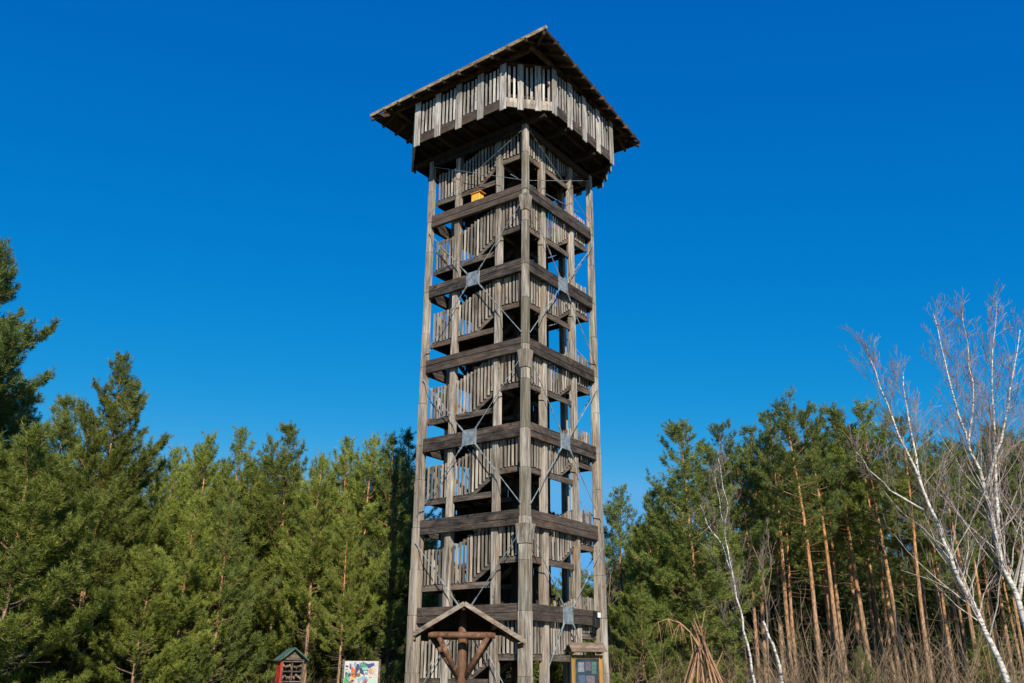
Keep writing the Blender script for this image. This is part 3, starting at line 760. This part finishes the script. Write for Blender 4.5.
# tower-gap and right stand
pine_at(DP, 684, 424, 43, label='full pine with twin orange stems directly behind the leaning stick teepee', wide=1.22)
pine_at(YV[3], 640, 585, 41, label='low bright pine bush at the foot of the pine behind the teepee', wide=1.1)
pine_at(YV[0], 652, 492, 46, label='shorter pine at the left end of the right stand', wide=.95)
pine_at(YV[1], 980, 628, 36, label='small young pine among the bare shrubs at far right', wide=1.2)
pine_at(YV[3], 860, 648, 37, label='smallest young pine among the bare shrubs', wide=1.2)
rt = [(741, 458, 47, 1), (766, 418, 46, 0), (792, 404, 43, 1), (812, 412, 45, 2), (838, 412, 47, 0), (868, 404, 45, 3), (893, 420, 43, 0), (915, 452, 46, 2), (940, 440, 44, 1), (965, 450, 47, 2), (1000, 430, 45, 0), (1022, 440, 43, 1)]
rn = ['shorter mature pine left of the highest right crowns', 'slim pine left of the thick-stemmed pine in the right stand', 'highest thick-stemmed pine of the right stand', 'pine just right of the thickest right stem',
 'round-topped pine fifth in the right stand', 'yellow-green pine left of the big birch', 'pine seen through the left boughs of the big birch', 'dark pine behind the leaning birch stem', 'pine seen between the birch stems',
 'dark slim pine behind the birch crown', 'pine behind the right birch stem', 'pine at the right picture edge']
for (px, ty, D, vi), lb in zip(rt, rn): pine_at(MV[vi], px, ty, D, label=lb, group='tall pines of the right stand')
row(22, 700, 1060, 48, 55, 425, 480, MV, 'tall pine in the second rank of the right stand', 'second rank pines on the right')
row(16, 690, 1080, 56, 66, 445, 500, MV, 'tall pine deep in the right stand', 'deep pines of the right stand')
row(7, 610, 720, 52, 60, 490, 560, YV[1:], 'pine low behind the left end of the right stand', 'low pines behind the right stand')
# rank beyond the tower itself so gaps in the timber show forest low down
row(9, 425, 612, 66, 76, 560, 600, YV[1:3], 'distant pine seen past the tower', 'distant pines behind the tower')

# far wood: one mass
def far_wood():
    Ps, Ds, Sz = [], [], []; tb = MB()
    for i in range(520):
        px = rng.uniform(-520, 1560); D = rng.uniform(70, 105)
        p = at(px, 679, D); H = rng.uniform(7, 10) if 420 < px < 640 else rng.uniform(10, 14)
        tb.tube([(p.x, p.y, 0), (p.x, p.y, H - .5)], [.15, .04], 5, caps=False)
        n = 420; f = rng.uniform(0, 1, n) ** .8; z = H * (.12 + .88 * f); rr = 2.0 * (1 - f) ** .6 * np.sqrt(rng.uniform(.1, 1, n)) + .1; a = rng.uniform(0, 6.28, n)
        Ps.append(np.stack([p.x + rr * np.cos(a), p.y + rr * np.sin(a), z], 1)); d = np.stack([np.cos(a), np.sin(a), np.full(n, .7)], 1); Ds.append(d + rng.normal(0, .4, (n, 3))); Sz.append(np.full(n, .9))
    V, T, tone = tuft_mesh(np.concatenate(Ps), np.concatenate(Ds), np.concatenate(Sz), 6)
    m = np_mesh('far_wood', V, T, M['needle_dark'], tone); o = bpy.data.objects.new('far_wood', m); S.collection.objects.link(o)
    tag(o, 'dark far-off pine wood filling in behind the nearer trees', 'wood', kind='stuff')
    t = tb.build('far_trunks', M['darkbark'], o, kind='stuff')
far_wood()

# --- birches and bare trees
def grow(bb, tw, P0, d0, L, r, level, maxl, up=.12, spread=.55, nk=None, kt=None):
    """wandering limb with children; thick wood into bb, twigs into tw"""
    K = 5 if level < maxl else 3; pts = [P0]; d = d0.copy()
    for q in range(K):
        d = unit(d + rng.normal(0, .13, 3) + np.array([0, 0, up * .7])); pts.append(pts[-1] + d * L / K)
    (bb if r > .011 else tw).tube(pts, [max(.0035, r * (1 - .75 * q / K)) for q in range(K + 1)], 6 if r > .03 else 4 if r > .011 else 3, caps=False)
    if level < maxl:
        kids(bb, tw, pts, L, r, level, maxl, up, spread, nk)
def kids(bb, tw, pts, L, r, level, maxl, up, spread, nk=None, s0=.25):
    K = len(pts) - 1; n = nk or max(3, int(L * (3.2 if level < maxl - 1 else 5.5)))
    for i in range(n):
        s_ = rng.uniform(s0, 1) * K; q = min(K - 1, int(s_)); P = pts[q] + (pts[q + 1] - pts[q]) * (s_ - q); bd = unit(pts[q + 1] - pts[q])
        az = rng.uniform(0, 6.28); rr = unit(np.cross(bd, [math.cos(az), math.sin(az), .1]))
        an = spread * rng.uniform(.6, 1.3); d = unit(bd * math.cos(an) + rr * math.sin(an) + np.array([0, 0, up]))
        f = 1 - .55 * s_ / K
        grow(bb, tw, P, d, L * rng.uniform(.28, .5) * f + .12, r * (1 - .7 * s_ / K) * .5, level + 1, maxl, up, spread)

def birch_tree(stems, D, label, name='birch_tree', cat='birch', maxl=3, barkm='birch', limbm='birchlimb', dens=8.0):
    """stems: list of (list of (px,py,depth offset), r0, r1)"""
    base = at(stems[0][0][0][0], 679, D); root = empty(name, (base.x, base.y, 0), label=label, cat=cat)
    tb, bb, tw = MB(), MB(), MB(); off = np.array(base); off[2] = 0
    for pts, r0, r1 in stems:
        P = [np.array(at(x, y, D + dd)) - off for x, y, dd in pts]
        # refine
        Q = []; 
        for a, b in zip(P[:-1], P[1:]):
            for t in (0, .33, .66): Q.append(a + (b - a) * t + rng.normal(0, .015, 3))
        Q.append(P[-1]); n = len(Q)
        tb.tube(Q, [r0 + (r1 - r0) * (i / (n - 1)) ** .8 for i in range(n)], 9, caps=True)
        L = sum(np.linalg.norm(b - a) for a, b in zip(Q[:-1], Q[1:]))
        K = n - 1
        nk = int(L * dens)
        for i in range(nk):
            s_ = (.22 + .78 * (i + rng.random()) / nk) * K; s_ = min(s_, K - .01); q = int(s_); Pp = Q[q] + (Q[q + 1] - Q[q]) * (s_ - q); bd = unit(Q[q + 1] - Q[q])
            az = rng.uniform(0, 6.28); rr = unit(np.cross(bd, [math.cos(az), math.sin(az), .1])); an = rng.uniform(.45, 1.15)
            d = unit(bd * math.cos(an) + rr * math.sin(an) + np.array([0, 0, .25])); f = 1 - .88 * s_ / K
            rl = r0 + (r1 - r0) * (s_ / K) ** .8
            grow(bb, tw, Pp, d, (L * .30 * f + .3) * rng.uniform(.5, 1.2), rl * .27, 1, maxl, .14, .5)
    tb.build('trunk', M[barkm], root, smooth=True); bb.build('branches', M[limbm], root); tw.build('twigs', M['twig'], root)
    return root
birch_tree([([(1016, 705, 0), (1008, 683, 0), (985, 628, 0), (960, 578, .1), (945, 543, .1), (922, 486, .1), (899, 434, 0), (880, 385, -.1), (866, 345, -.2)], .082, .009),
            ([(922, 486, .1), (912, 440, .5), (905, 395, .8), (903, 372, .9)], .035, .008),
            ([(922, 510, .1), (890, 490, -.4), (868, 470, -.8), (856, 452, -1.1)], .03, .007)], 21,
           'large leaning white birch with bare boughs, left stem of the pair at right edge')
birch_tree([([(1040, 690, 0), (1030, 645, 0), (1018, 600, 0), (1003, 566, 0), (991, 509, 0), (980, 472, 0), (968, 445, 0), (955, 400, 0), (945, 359, 0), (933, 312, 0)], .092, .008),
            ([(1000, 550, 0), (996, 490, .2), (994, 434, .3), (992, 370, .4), (997, 305, .5)], .055, .008),
            ([(985, 490, 0), (1000, 440, -.4), (1012, 390, -.6), (1020, 330, -.8)], .045, .008),
            ([(968, 445, 0), (974, 400, .4), (968, 350, .6), (962, 312, .7)], .03, .007),
            ([(1018, 600, 0), (1030, 520, .4), (1040, 440, .8), (1044, 370, 1)], .06, .01)], 22,
           'large many-stemmed white birch with bare twigs at the right edge, behind the leaning one')
birch_tree([([(757, 700, 0), (752, 672, 0), (745, 630, 0), (737, 597, 0), (729, 560, 0), (724, 528, 0), (719, 500, 0), (714, 470, 0)], .045, .005),
            ([(731, 570, 0), (722, 545, .3), (708, 525, .5), (700, 505, .6)], .03, .008),
            ([(724, 528, 0), (728, 505, -.3), (722, 480, -.5), (718, 458, -.6)], .02, .007)], 27,
           'slender young white birch beside the stick teepee, bare and slightly leaning', maxl=3, dens=4.5)
birch_tree([([(786, 700, 0), (780, 668, 0), (773, 645, 0), (763, 621, 0)], .05, .035)], 27, 'short broken-off white birch stem right of the slender birch', dens=.5, maxl=2)
birch_tree([([(770, 700, 0), (768, 650, 0), (766, 600, 0), (762, 570, 0), (752, 545, 0)], .05, .01), ([(766, 605, 0), (772, 570, 0), (768, 530, .2)], .02, .006)], 30,
           'thin grey bare sapling between the two small birches', 'bare_sapling', 'sapling', barkm='shrub', limbm='shrub', dens=2.5)
for px, ty, D, lb in ((610, 572, 46, 'bare brown tree right beside the tower, nearest to its right post'), (622, 590, 49, 'bare brown tree between the tower and the right stand')):
    birch_tree([([(px, 700, 0), (px + 3, 650, 0), (px - 2, 610, 0), (px + 1, ty, 0)], .09, .012)], D, lb, 'bare_tree', 'bare tree', barkm='shrub', limbm='shrub', dens=3.5)

# --- teepee of sticks
D = 30
c = at(702, 679, D); tp_ = empty('stick_teepee', (c.x, c.y, 0), label='teepee of leaning dead branches at the foot of the full right-hand pine', cat='stick teepee')
ax = at(701, 641, D); az_ = ax.z
for i in range(19):
    an = 2 * PI * i / 19 + rng.uniform(-.15, .15); rb = rng.uniform(.95, 1.35)
    b0 = np.array([math.cos(an) * rb, math.sin(an) * rb, 0]); t0 = np.array([rng.uniform(-.12, .12), rng.uniform(-.1, .1), az_ + rng.uniform(-.1, .1)])
    ex = rng.uniform(.05, .5) if i not in (2, 12) else .6
    e = t0 + (t0 - b0) * ex * .5; md = (b0 + t0) / 2 + rng.normal(0, .05, 3)
    b = MB(); b.tube([b0, md, t0, e], [.034, .03, .024, .014], 6); b.build('stick', M['stick'], tp_)
for x1_, y1_ in ((719, 597), (731, 620), (711, 606)):
    e = at(x1_, y1_, D + .2) - c; bs_ = Vector((-.55 if x1_ < 725 else -.1, .3, 0)); q_ = bs_.lerp(e, .5)
    b = MB(); b.tube([bs_, q_, e.lerp(q_, .5) + Vector((.02, 0, .02)), e], [.04, .032, .025, .012], 6); b.build('stick', M['stick'], tp_)
bb_, tw_ = MB(), MB(); pts = [np.array(at(x, y, D - .3) - Vector((c.x, c.y, 0))) for x, y in ((700, 648), (690, 632), (680, 623), (668, 619), (658, 622))]
bb_.tube(pts, [.035, .03, .025, .015, .008], 5)
for i in range(16):
    q = rng.integers(1, 5); d = unit(np.array([rng.uniform(-.6, .2), rng.normal(0, .4), -rng.uniform(.3, 1)])); p = pts[q]
    bb_.tube([p, p + d * .3, p + d * .5 + np.array([0, 0, -.15])], [.012, .009, .004], 4)
bb_.build('drooping_branch', M['stick'], tp_)

# --- bare undergrowth: right side thicket and under the trees
def thicket(name, label, n, x0, x1, d0, d1, h0, h1, seed, mat='shrub'):
    tb = MB()
    for i in range(n):
        px = rng.uniform(x0, x1); D = rng.uniform(d0, d1); p = at(px, 679, D); p = np.array([p.x, p.y, 0.]); h = rng.uniform(h0, h1)
        for s_ in range(rng.integers(2, 5)):
            d = unit(np.array([rng.normal(0, .36), rng.normal(0, .36), 1])); q = p + rng.normal(0, .12, 3) * [1, 1, 0]; P = [q]
            for k in range(4): d = unit(d + rng.normal(0, .15, 3)); P.append(P[-1] + d * h / 4)
            r_ = rng.uniform(.008, .026); tn = rng.random()
            tb.tube(P, [r_, r_ * .85, r_ * .7, r_ * .5, .003], 4, caps=False, tone=tn)
            for k in range(rng.integers(3, 9)):
                f = rng.uniform(.8, 4); j = min(3, int(f)); b0 = P[j] + (P[j + 1] - P[j]) * (f - j); dd = unit(d + rng.normal(0, .5, 3)); l = rng.uniform(.3, .9)
                tb.tube([b0, b0 + dd * l * .5, b0 + unit(dd + [0, 0, .4]) * l], [r_ * .45, r_ * .35, .002], 3, caps=False, tone=tn)
    tb.build(name, M[mat], label=label, cat='undergrowth', kind='stuff')
thicket('bare_undergrowth', 'brown leafless thicket at the foot of the right-hand pines', 120, 775, 1050, 27, 42, 1.8, 4.6, 1)
thicket('bare_undergrowth', 'sparse leafless brush between the tower and the right stand', 130, 604, 780, 38, 50, 1.4, 3.4, 2)
thicket('bare_undergrowth', 'low leafless brush under the left pines', 110, 150, 415, 37, 45, .8, 2.0, 3)
